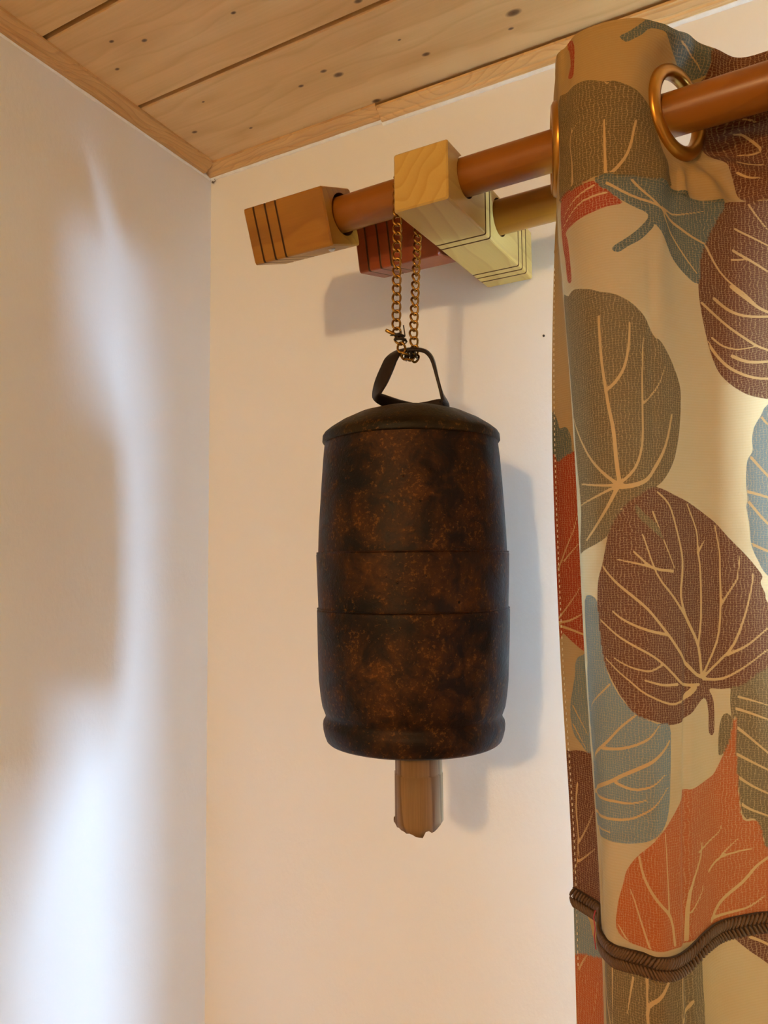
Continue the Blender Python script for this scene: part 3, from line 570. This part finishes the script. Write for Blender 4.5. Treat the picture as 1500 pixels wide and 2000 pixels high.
LEAVES = [["taupe",[2072,-739,2131,-739,2296,-587,2475,-514,2527,-1225,2499,-2217,2309,-2252,2288,-1761,2235,-1594,2158,-1554,2109,-1162,2098,-906,2085,-970,2053,-1127,1996,-1167,1992,-1024,2013,-936,2046,-911,2072,-931,2064,-843],[[4,2108,-813,2298,-862],[5,2101,-887,2300,-951],[5,2104,-1000,2207,-1083,2342,-1196],[5,2109,-1167,2211,-1225,2344,-1294],[5,2114,-1304,2214,-1378,2345,-1446],[5,2148,-1486,2218,-1535,2345,-1589]]],["taupe",[692,1705,829,1710,914,1720,1067,1671,1133,1637,1231,1602,1329,1543,1414,1455,1476,1352,1494,1347,1551,1293,1632,1200,1687,1092,1696,994,1676,802,1625,630,1533,508,1454,449,1322,385,1259,301,1215,277,1145,188,1084,139,868,75,755,80,868,326,750,969],[[7,1218,478,1202,606,1188,787,1162,930,1147,1033,1127,1205,1120,1376,1120,1489],[6,1147,1033,1203,1072,1260,1160,1292,1298,1301,1430],[5,1218,468,1308,557,1357,709,1363,949,1370,1151,1383,1342],[4,1363,940,1467,1028,1549,1190],[8,1226,449,1324,463,1419,522,1538,699,1604,890],[6,1208,468,1098,552,970,679,788,930],[5,1208,463,1095,468,890,498],[5,1208,454,1056,409,841,360],[7,1208,449,1136,336,1018,213,932,144],[9,1234,311,1214,233,1190,164]]],["maroon",[1323,390,1382,429,1454,449,1604,409,1743,365,1885,291,1984,228,2104,95,2209,-18,2260,-82,2247,-121,2278,-185,2286,-229,2355,-332,2334,-514,2296,-627,2239,-661,2131,-739,2017,-764,1899,-759,1942,-833,1951,-1024,1899,-1019,1892,-892,1850,-808,1751,-877,1683,-916,1585,-931,1476,-916,1303,-872,1235,-813,1125,-676,1063,-558,1035,-371,1027,-195,1042,-87,1078,-8,1107,80,1145,188,1250,341],[[6,1829,-681,1753,-641,1579,-455,1414,-303,1282,-190,1125,-57,1078,-8],[5,1531,-415,1369,-386,1246,-337,1153,-278],[6,1829,-681,1801,-494,1708,-327,1657,-195,1674,-62,1672,61,1613,242,1557,350,1465,419],[5,1708,-327,1600,-209,1445,-57,1346,169],[5,1843,-666,1969,-474,1998,-263,1996,-67,1994,61,1960,228],[4,1998,-263,2087,-121,2103,-67,2116,56],[5,1801,-494,1829,-332,1831,-62,1813,80,1803,198,1728,355],[5,1813,61,1867,134],[5,1843,-685,2043,-548,2127,-366,2185,-155,2196,-67],[5,2043,-558,2174,-489,2334,-361],[5,1843,-695,2015,-700,2148,-627,2334,-494],[5,1803,-725,1674,-710,1588,-651,1483,-577,1311,-489,1171,-411,1049,-337],[4,1483,-587,1383,-617,1274,-602,1155,-553],[4,1659,-803,1558,-813,1360,-754,1239,-666,1078,-558],[5,1617,-705,1479,-700,1342,-671],[12,1764,-739,1687,-798],[5,1588,-47,1406,-23,1289,71],[4,1406,-23,1192,26],[4,1426,301,1474,203,1604,-33]]],["taupe",[1303,345,1359,291,1449,233,1505,149,1472,159,1378,223,1320,277],[]],["blue",[2475,998,2296,944,2254,886,2209,817,2196,743,2198,670,2165,616,2156,478,2165,380,2155,336,2172,242,2185,105,2230,12,2296,-82,2499,-214],[[4,2254,876,2300,817,2422,714],[5,2176,650,2296,512,2424,390],[5,2162,429,2296,385,2424,321],[5,2171,365,2296,228,2424,144],[5,2189,110,2296,66,2424,17]]],["blue",[868,-229,1011,-209,1033,-357,1063,-558,1124,-695,1235,-818,1303,-872,1423,-916,1542,-931,1553,-1088,1546,-1250,1537,-1373,1492,-1476,1379,-1549,1286,-1589,1160,-1613,994,-1613,873,-1613,734,-1530,783,-1171,744,-906,797,-568],[[6,824,-1201,1017,-1083,1171,-965,1289,-867],[5,1015,-1093,1189,-1073,1334,-1014,1421,-946,1461,-916],[7,775,-1392,1127,-1255,1349,-1142,1487,-1068,1540,-1019],[5,1127,-1275,1256,-1294,1366,-1265,1498,-1201],[5,797,-1392,1071,-1383,1227,-1378,1336,-1343],[5,747,-1510,1009,-1491,1214,-1471,1362,-1392,1524,-1275],[4,882,-1574,1056,-1564],[4,1111,-710,916,-852,775,-921]]],["orange",[1076,-2090,1104,-1952,1160,-1844,1190,-1770,1245,-1697,1302,-1638,1403,-1549,1490,-1500,1537,-1466,1598,-1417,1659,-1353,1685,-1314,1762,-1324,1892,-1299,1969,-1265,2055,-1117,2087,-980,2093,-906,2103,-980,2109,-1167,2126,-1358,2127,-1402,2149,-1545,2176,-1599,2237,-1604,2270,-1672,2288,-1770,2367,-1820,2398,-2148,2353,-2237,2214,-2222,1879,-2202,1672,-2168,1512,-2158,1340,-2158,1185,-2153],[[7,1577,-2139,1537,-1986,1391,-1883,1316,-1775,1285,-1662],[4,1339,-2153,1283,-2011,1246,-1913,1219,-1859],[4,1183,-2148,1096,-2070],[5,1522,-1977,1508,-1741,1490,-1525],[6,1700,-2158,1723,-1903,1809,-1751,1825,-1667],[4,1728,-2016,1819,-1957,1829,-1918],[7,1936,-2168,2017,-2085,2163,-1986,2245,-1893,2367,-1800],[5,1933,-2158,2090,-2158,2201,-2144,2284,-2090],[5,1908,-1864,2033,-1805,2220,-1780],[4,2033,-1795,2136,-1707],[4,1799,-1712,1994,-1658,2029,-1608]]],["taupe",[824,-2266,1272,-2237,1458,-2217,1695,-2261,1791,-2256,1801,-2468,1811,-2733,1776,-3523,1562,-3891,1168,-3965,857,-3562,875,-2728],[[4,1020,-2320,998,-2644],[5,873,-2443,977,-2669],[5,1317,-2306,1312,-2477],[8,1535,-2291,1419,-2389,1320,-2472,1316,-2595],[4,1646,-2320,1625,-2620],[6,1715,-2507,1632,-2576],[5,1222,-2345,1166,-2551]]],["maroon",[2080,-2256,2326,-2256,2478,-2232,2462,-2669,2313,-2531,2231,-2453,2165,-2384],[[5,2196,-2330,2290,-2389,2442,-2497]]],["maroon",[1973,2167,1933,2054,1892,1912,1879,1735,1888,1602,1917,1435,1951,1303,2000,1190,2072,1106,2160,1033,2235,998,2326,969,2503,954,2572,2177,2296,2319,2048,2329],[[6,2093,1750,2163,1676,2241,1583,2296,1534,2417,1445],[6,1980,1666,2064,1597,2162,1543,2296,1504,2414,1480],[5,1897,1632,1998,1543,2124,1430,2226,1332,2296,1283,2419,1195],[4,1960,1406,2034,1352,2132,1322,2228,1327],[6,2090,1283,2178,1234,2296,1210,2419,1195],[6,1911,1401,1994,1288,2084,1200,2189,1136,2296,1102,2419,1097],[4,2126,2152,2205,2088,2298,1995],[5,2112,2000,2196,1926,2296,1813],[4,2101,1936,2196,1926],[4,1933,2020,2018,1853,2160,1705,2241,1583],[3,2200,2319,2245,2211,2296,2108]]],["red",[770,2290,843,2339,1029,2329,1133,2324,1182,2270,1240,2211,1288,2167,1179,2147,1089,2132,968,2118,848,2108,871,2049,888,1912,890,1784,829,1808,815,1941,775,2074],[[4,1192,2236,1062,2226,890,2177,767,2152],[4,1125,2299,1002,2265,822,2216]]],["teal",[1133,2339,1367,2334,1575,2353,1768,2344,1913,2329,2056,2334,2005,2206,1956,2093,1899,1926,1879,1759,1766,1818,1632,1916,1521,2024,1478,2059,1469,2034,1394,1951,1316,1902,1250,1862,1215,1892,1318,1961,1397,2034,1440,2113,1325,2162,1207,2240],[[5,1196,2294,1332,2221,1521,2172,1570,2123,1655,2039],[5,1350,2314,1430,2240,1521,2172],[4,1528,2172,1762,2201,1929,2260],[6,1544,2162,1708,2123,1841,2069,1933,2029],[4,1555,2132,1751,1961,1874,1823]]],["taupe",[750,2992,910,2987,1038,2987,1104,2977,1183,2933,1235,2923,1312,2879,1400,2825,1454,2781,1499,2668,1568,2535,1674,2378,1522,2344,1366,2339,1133,2344,1029,2329,850,2339,765,2353,755,2653],[[5,1192,2329,1188,2511,1183,2687],[6,1200,2329,1264,2393,1315,2471,1349,2589,1355,2673],[4,977,2353,966,2722],[3,972,2692,1029,2736],[8,1162,2987,1200,2918]]],["red",[922,3350,1000,3321,1009,3168,993,3060,922,3090,960,3163,950,3267],[]],["teal",[1259,3237,1310,3262,1381,3311,1419,3350,1428,3350,1521,3350,1657,3350,1827,3350,1996,3340,1996,3271,1962,3188,1870,3149,1787,3168,1713,3227,1590,3296,1449,3296,1386,3237,1309,3193,1283,3198],[[3,1753,3296,1872,3252,1929,3203]]],["maroon",[1994,3350,2311,3350,2549,3350,2577,2245,2296,2329,2207,2334,2153,2378,2114,2501,2005,2722,1954,2893,1901,3036,1969,3183],[[4,2144,2790,2256,2677,2220,2658,2139,2673],[4,1931,2717,2007,2687,2041,2619],[4,2144,2609,2209,2584,2276,2569],[4,2136,2525,2196,2486,2274,2471],[3,2171,2893,2239,2864],[4,2000,2643,2079,2574]]],["teal",[3,1131,66,1043,81,994,147,994,186,920,198,797,231,733,53,699,0,704],[]],["red",[0,733,56,748,193,802,363,778,329,144,314,-602,208,-597,129,-548,40,-484,0,-440],[[4,17,-42,98,100,171,242,219,380],[4,81,21,203,139],[4,0,-386,113,-278,203,-160],[5,0,-415,106,-396,204,-347],[6,5,-440,102,-455,221,-489]]],["blue",[314,-592,199,-622,141,-666,120,-789,62,-1000,76,-1157,129,-1211,194,-1265,341,-1279],[[3,77,-1098,179,-1245],[3,89,-975,201,-1152]]],["maroon",[0,-1343,35,-1289,127,-1265,204,-1265,339,-1265,363,-2144,0,-2232,0,-1883],[[4,82,-1486,57,-1638,59,-1834,42,-2006,1,-2099],[4,56,-1883,139,-1761,211,-1633],[4,54,-2001,209,-1869]]],["blue",[0,-2301,75,-2291,138,-2355,188,-2463,363,-2482,2,-2625],[]],["orange",[1,-2639,73,-2590,158,-2566,363,-2497,363,-2585,363,-2929,363,-3356,42,-3543,8,-3111,0,-2752],[[4,29,-2713,96,-2590,156,-2546],[3,136,-2988,208,-2679]]]]
def cr(pts, t):
    pts = np.asarray(pts, float); n = len(pts); i = np.clip(np.floor(t).astype(int), 0, n-2); f = (t-i)[..., None]
    p0 = pts[np.clip(i-1, 0, n-1)]; p1 = pts[i]; p2_ = pts[i+1]; p3 = pts[np.clip(i+2, 0, n-1)]
    return .5*(2*p1+(p2_-p0)*f+(2*p0-5*p1+4*p2_-p3)*f**2+(3*p1-p0-3*p2_+p3)*f**3)
zl = np.array([l[0] for l in LEV])
def surf(t, z):
    Cc = np.array([cr(l[1], t) for l in LEV]); zz = zl[::-1]; CC = Cc[::-1]
    zc = np.clip(z, zz[0], zz[-1]); k = np.clip(np.searchsorted(zz, zc, side='right')-1, 0, len(zz)-2)
    f = ((zc-zz[k])/(zz[k+1]-zz[k]))[:, None, None]; m = np.zeros_like(CC)
    m[1:-1] = (CC[2:]-CC[:-2])/(zz[2:]-zz[:-2])[:, None, None]; h = (zz[k+1]-zz[k])[:, None, None]
    return (2*f**3-3*f**2+1)*CC[k]+(f**3-2*f**2+f)*h*m[k]+(-2*f**3+3*f**2)*CC[k+1]+(f**3-f**2)*h*m[k+1]
NK = len(LEV[0][1]); tt = np.linspace(0, NK-1, 5001); UT = 0
for i in (2, 3, 4):
    q = cr(LEV[i][1], tt); UT = UT+np.concatenate([[0], np.cumsum(np.hypot(*np.diff(q, axis=0).T))])/3
ufine = np.interp(16.6, tt, UT); utot = UT[-1]
us = np.concatenate([np.arange(0, ufine, .00105), np.arange(ufine, utot, .0045)])
ZT, ZS, ZBR = .335, .2333, -.225
zs = np.concatenate([np.arange(ZT, -.285, -.00105), np.arange(-.29, -1.30, -.012)])
ts = np.interp(us, UT, tt)
XYs = surf(ts, zs)                         # z, u, 2
U2, Z2 = np.meshgrid(us, zs)
dx = np.gradient(XYs, axis=1); tl = np.linalg.norm(dx, axis=2, keepdims=True); tang = dx/np.maximum(tl, 1e-9)
nor = np.stack([tang[..., 1], -tang[..., 0]], -1)   # printed side
# grommets: every place the cloth crosses the rod
g_keys = [3.0, 11.33]
ext0 = 17
k = ext0
xc_ = cr(LEV[1][1], tt)
cross = []
cy = xc_[:, 1]-(.5045+.02*xc_[:, 0])
for i in range(len(tt)-1):
    if cy[i]*cy[i+1] <= 0 and tt[i] > 16.5 and (not cross or tt[i]-cross[-1] > .8): cross.append(tt[i])
g_t = g_keys+cross
g_u = [np.interp(t, tt, UT) for t in g_t]
g_z = [.2895+.03*cr(LEV[1][1], np.array([t]))[0][0] for t in g_t]
disp = np.zeros_like(U2)
disp += np.where(Z2 > ZS, .0007, 0.0)+.0008*np.exp(-((Z2-ZS-.001)/.0012)**2)
disp += .0005*np.exp(-((Z2-ZT+.004)/.0015)**2)
for gu, gz in zip(g_u, g_z):              # gathers radiating from every eyelet
    a = np.arctan2(U2-gu, Z2-gz); d = np.hypot(U2-gu, Z2-gz)
    env = np.clip((d-.028)/.012, 0, 1)*np.clip((.085-d)/.03, 0, 1)*np.where(Z2 > ZS, 1, .35)
    disp += env*np.where((U2 > gu) & (gu > .1), .0034, .0006)*np.sin(a*15+gu*70)*np.where(Z2 < gz, 1, .25)
fall = np.clip((ZS-Z2)/.1, 0, 1)
disp += fall*.0010*np.sin(U2*160+np.sin(Z2*9)*1.5)*(.5+.5*np.sin(Z2*7+U2*25))
um = np.interp(11.0, tt, UT)
disp += -.0022*np.exp(-((U2-um-.002-.01*(Z2+.12))/.0028)**2)*np.clip((-.02-Z2)/.06, 0, 1)
disp += -.0016*np.exp(-((U2-np.interp(9.4, tt, UT)-.01*Z2)/.0035)**2)*np.clip((.22-Z2)/.05, 0, 1)*np.clip((Z2-.02)/.08, 0, 1)
disp[U2 < np.interp(4.5, tt, UT)] *= .35
XYs = XYs+nor*disp[..., None]
for t, gu, gz in zip(g_t, g_u, g_z):      # the cloth lies flat under each eyelet ring
    p = surf(np.array([t]), np.array([gz]))[0][0]; d = surf(np.array([t-.55, t+.55]), np.array([gz]))[0]; d = d[1]-d[0]; d /= np.linalg.norm(d)
    dist = np.hypot(U2-gu, Z2-gz); wt = np.clip((.046-dist)/.016, 0, 1); wt = (wt*wt*(3-2*wt))[..., None]
    XYs = XYs*(1-wt)+(p+d*(U2-gu)[..., None])*wt
nz_, nu_ = U2.shape
verts = np.concatenate([XYs, Z2[..., None]], 2).reshape(-1, 3)
idx = np.arange(nz_*nu_).reshape(nz_, nu_)
quads = np.stack([idx[:-1, :-1], idx[1:, :-1], idx[1:, 1:], idx[:-1, 1:]], -1)
uc = (U2[:-1, :-1]+U2[1:, 1:])/2; zc_ = (Z2[:-1, :-1]+Z2[1:, 1:])/2
keep = np.ones(uc.shape, bool)
for gu, gz in zip(g_u, g_z): keep &= np.hypot(uc-gu, zc_-gz) > .0236
quads = quads[keep].reshape(-1, 4)
# leaf print: which leaf covers each point, distance to its outline and to its veins
CC_ = {'taupe': (.125, .080, .028), 'maroon': (.105, .028, .009), 'blue': (.145, .175, .160), 'teal': (.085, .100, .075), 'orange': (.34, .070, .008), 'red': (.27, .030, .006)}
pu, pz = U2.ravel(), Z2.ravel(); NV = len(pu)
pcol = np.tile(np.array([.3, .2, .1]), (NV, 1)); edge = np.full(NV, -.01); vein = np.full(NV, -.01)
def segdist(x, y, P, closed):
    d = np.full(x.shape, 9.0); par = np.zeros(x.shape); m = len(P); tot_ = m if closed else m-1
    for i in range(tot_):
        (ax, ay), (bx, by) = P[i], P[(i+1) % m]; vx, vy = bx-ax, by-ay; L2 = vx*vx+vy*vy+1e-12
        h = np.clip(((x-ax)*vx+(y-ay)*vy)/L2, 0, 1); dd = np.hypot(x-ax-h*vx, y-ay-h*vy)
        b = dd < d; d[b] = dd[b]; par[b] = (i+h[b])/tot_
    return d, par
def inpoly(x, y, P):
    c = np.zeros(x.shape, bool); m = len(P)
    for i in range(m):
        (ax, ay), (bx, by) = P[i], P[(i+1) % m]
        if ay == by: continue
        c ^= ((ay > y) != (by > y)) & (x < (bx-ax)*(y-ay)/(by-ay)+ax)
    return c
def smoothline(P, closed, k=4):
    P = np.array(P, float); m = len(P); out = []
    for i in range(m if closed else m-1):
        p1, p2_ = P[i], P[(i+1) % m]
        p0 = P[i-1] if (closed or i > 0) else p1; p3 = P[(i+2) % m] if (closed or i+2 < m) else p2_
        for j in range(k):
            f = j/k; out.append(.5*(2*p1+(p2_-p0)*f+(2*p0-5*p1+4*p2_-p3)*f*f+(3*p1-p0-3*p2_+p3)*f**3))
    if not closed: out.append(P[-1])
    return [tuple(q_) for q_ in out]
def stamp(kind, outline, veins, du, dz, k=3):
    P = smoothline([(a+du, b+dz) for a, b in outline], True, k); A = np.array(P)
    sel = np.where((pu > A[:, 0].min()-.004) & (pu < A[:, 0].max()+.004) & (pz > A[:, 1].min()-.004) & (pz < A[:, 1].max()+.004))[0]
    if len(sel) == 0: return
    x, y = pu[sel], pz[sel]; d, _ = segdist(x, y, P, True); ins = inpoly(x, y, P)
    c = np.array(CC_[kind])
    s = sel[ins]; pcol[s] = c; edge[s] = d[ins]; vein[s] = -.01
    outn = (~ins) & (edge[sel] < 0); s = sel[outn]
    near = (-d[outn]) > edge[s]; pcol[s[near]] = c; edge[s] = np.maximum(edge[s], -d[outn])
    under = (~ins) & (edge[sel] > 0); s = sel[under]; edge[s] = np.minimum(edge[s], d[under]+.0003)
    s_in = sel[ins]; xi, yi = pu[s_in], pz[s_in]
    for wv, vp in veins:
        Q = smoothline([(a+du, b+dz) for a, b in vp], False, 3)
        dd, par = segdist(xi, yi, Q, False)
        vein[s_in] = np.maximum(vein[s_in], (wv*.00017)*(1.05-.45*par)-dd)
parsed = []
for kind, ol, vns in LEAVES:
    o_ = [(ol[i]*1e-4, ol[i+1]*1e-4) for i in range(0, len(ol), 2)]
    v_ = [(q_[0], [(q_[i]*1e-4, q_[i+1]*1e-4) for i in range(1, len(q_), 2)]) for q_ in vns]
    parsed.append((kind, o_, v_))
main = [p for p in parsed if min(a for a, b in p[1]) > .05 and max(b for a, b in p[1]) < .30]
for n_, du in enumerate([.215*q_ for q_ in range(1, 11)]):          # the repeat of the print across the rest of the cloth
    for kind, o_, v_ in main: stamp(kind, o_, [], du, (.0, .13, -.09, .06)[n_ % 4], 2)
for du in [.215*q_ for q_ in range(11)]:
    for kind, o_, v_ in main: stamp(kind, o_, [], du, -.62, 2)
for kind, o_, v_ in parsed: stamp(kind, o_, v_, 0, 0)
me = bpy.data.meshes.new('cloth')
me.vertices.add(NV); me.vertices.foreach_set('co', verts.ravel())
nq = len(quads); me.loops.add(nq*4); me.loops.foreach_set('vertex_index', quads.ravel().astype(np.int32))
me.polygons.add(nq); me.polygons.foreach_set('loop_start', np.arange(0, nq*4, 4, dtype=np.int32)); me.polygons.foreach_set('loop_total', np.full(nq, 4, np.int32))
me.update(calc_edges=True); me.shade_smooth()
a = me.attributes.new('print_col', 'FLOAT_COLOR', 'POINT'); a.data.foreach_set('color', np.concatenate([pcol, np.ones((NV, 1))], 1).ravel().astype(np.float32))
for nm, arr in (('edge', edge), ('vein', vein)):
    a = me.attributes.new(nm, 'FLOAT', 'POINT'); a.data.foreach_set('value', arr.astype(np.float32))
a = me.attributes.new('cloth_uv', 'FLOAT_VECTOR', 'POINT'); a.data.foreach_set('vector', np.stack([pu, pz, pu*0], 1).ravel().astype(np.float32))
bmx = bmesh.new(); bmx.from_mesh(me); bmesh.ops.delete(bmx, geom=[v_ for v_ in bmx.verts if not v_.link_faces], context='VERTS'); bmx.to_mesh(me); bmx.free()
me.materials.append(M['cloth'])
curt = empty('curtain', (0, 0, 0)); tag(curt, 'beige eyelet curtain printed with large taupe, maroon, orange and blue leaves', 'curtain')
cloth = bpy.data.objects.new('cloth', me); COL.objects.link(cloth); cloth.parent = curt
# eyelet rings
RP = [(r_*1.055, h_) for r_, h_ in [(.0205, -.0010), (.0212, -.0032), (.0232, -.0042), (.0262, -.0040), (.0284, -.0026), (.0290, -.0008), (.0290, .0008), (.0284, .0026), (.0262, .0040), (.0232, .0042), (.0212, .0032), (.0205, .0010)]]
for t, gz in zip(g_t, g_z):
    p = surf(np.array([t-.02, t, t+.02]), np.array([gz]))[0]; d = surf(np.array([t-.55, t+.55]), np.array([gz]))[0]; d = d[1]-d[0]; d /= np.linalg.norm(d)
    V, Fc = lathe(RP, (p[1][0], p[1][1], gz), 56, (d[1], -d[0], 0), closed=True)
    mesh('eyelet', V, Fc, M['ring'], curt, True)
# gimp braid sewn across the cloth: backing tape and two rows of slanted loops
ub = np.arange(.0008, utot-.002, .0024); tb = np.interp(ub, UT, tt)
pb = surf(tb, np.array([ZBR]))[0]; db = np.gradient(pb, axis=0); sp = np.linalg.norm(db, axis=1, keepdims=True); db = db/sp; nb = np.stack([db[:, 1], -db[:, 0]], -1)
V = []; Fc = []
for i in range(len(ub)):
    for hz, off in ((-.0066, .0006), (-.0062, .0014), (.0062, .0014), (.0066, .0006)): V.append((pb[i][0]+nb[i][0]*off, pb[i][1]+nb[i][1]*off, ZBR+hz))
    if i:
        k = (i-1)*4
        for j in range(3): Fc.append((k+j, k+4+j, k+5+j, k+1+j))
braid = mesh('braid', V, Fc, M['braid_base'], curt)
sph = []
for a in range(6):
    for b in range(1, 4): sph.append((math.cos(a*math.pi/3)*math.sin(b*math.pi/4), math.sin(a*math.pi/3)*math.sin(b*math.pi/4), math.cos(b*math.pi/4)))
V = []; Fc = []
for i in range(len(ub)):
    T3 = Vector((db[i][0], db[i][1], 0)); N3 = Vector((nb[i][0], nb[i][1], 0))
    fine_ = ub[i] < .30
    for row, sgn in ((1, 1), (-1, -1)):
        for ww in ((0,) if True else ()):
            c = Vector((pb[i][0], pb[i][1], ZBR+row*.0032))+N3*.0020
            ax = (T3*.55*sgn*1.0+ZZ*.83).normalized(); bx_ = N3.cross(ax)
            n0 = len(V); V.append(c+ax*.0040)
            for a in range(6):
                for b in range(1, 4):
                    s = math.sin(b*math.pi/4); V.append(c+ax*.0040*math.cos(b*math.pi/4)+bx_*0.00115*s*math.cos(a*math.pi/3)+N3*.0015*s*math.sin(a*math.pi/3))
            V.append(c-ax*.0040)
            for a in range(6):
                a2 = (a+1) % 6; q0 = n0+1+a*3; q1 = n0+1+a2*3
                Fc += [(n0, q0, q1), (q0, q0+1, q1+1, q1), (q0+1, q0+2, q1+2, q1+1), (q0+2, n0+19, q1+2)]
o = mesh('braid_loops', V, Fc, M['braid'], braid, True); o['kind'] = 'stuff'
# hem stitches along the free edge, and the loose red thread where the braid starts
V = []; Fc = []
for z in np.arange(.22, -.27, -.0040):
    p = surf(np.array([np.interp(.0030, UT, tt)]), np.array([z]))[0][0]; q = surf(np.array([np.interp(.0050, UT, tt)]), np.array([z]))[0][0]
    d = Vector((q[0]-p[0], q[1]-p[1], 0)).normalized(); nn = Vector((d.y, -d.x, 0)); c = Vector((p[0], p[1], z))+nn*.0006
    v_, f_ = tube([c+ZZ*.0009, c-ZZ*.0009], .00032, 5); n0 = len(V); V += v_; Fc += [tuple(i+n0 for i in f2) for f2 in f_]
o = mesh('hem_stitching', V, Fc, M['stitch'], curt); o['kind'] = 'stuff'
def on_cloth(t, z, off):
    p = surf(np.array([t, t+.02]), np.array([z]))[0]; d = Vector((p[1][0]-p[0][0], p[1][1]-p[0][1], 0)).normalized(); return Vector((p[0][0], p[0][1], z))+Vector((d.y, -d.x, 0))*off
mesh('loose_thread', *tube([on_cloth(4.3, -.209, .0035), on_cloth(4.15, -.214, .0045), on_cloth(4.35, -.219, .004), on_cloth(4.2, -.225, .0045), on_cloth(4.4, -.231, .004)], .0004, 6), M['redthread'], curt, True)

# ------------------------------------------------------------------ lift everything from the eye's height to the floor
for o in list(COL.objects):
    if o.parent is None and o.type not in {'CAMERA', 'LIGHT'}: o.location.z += ZO
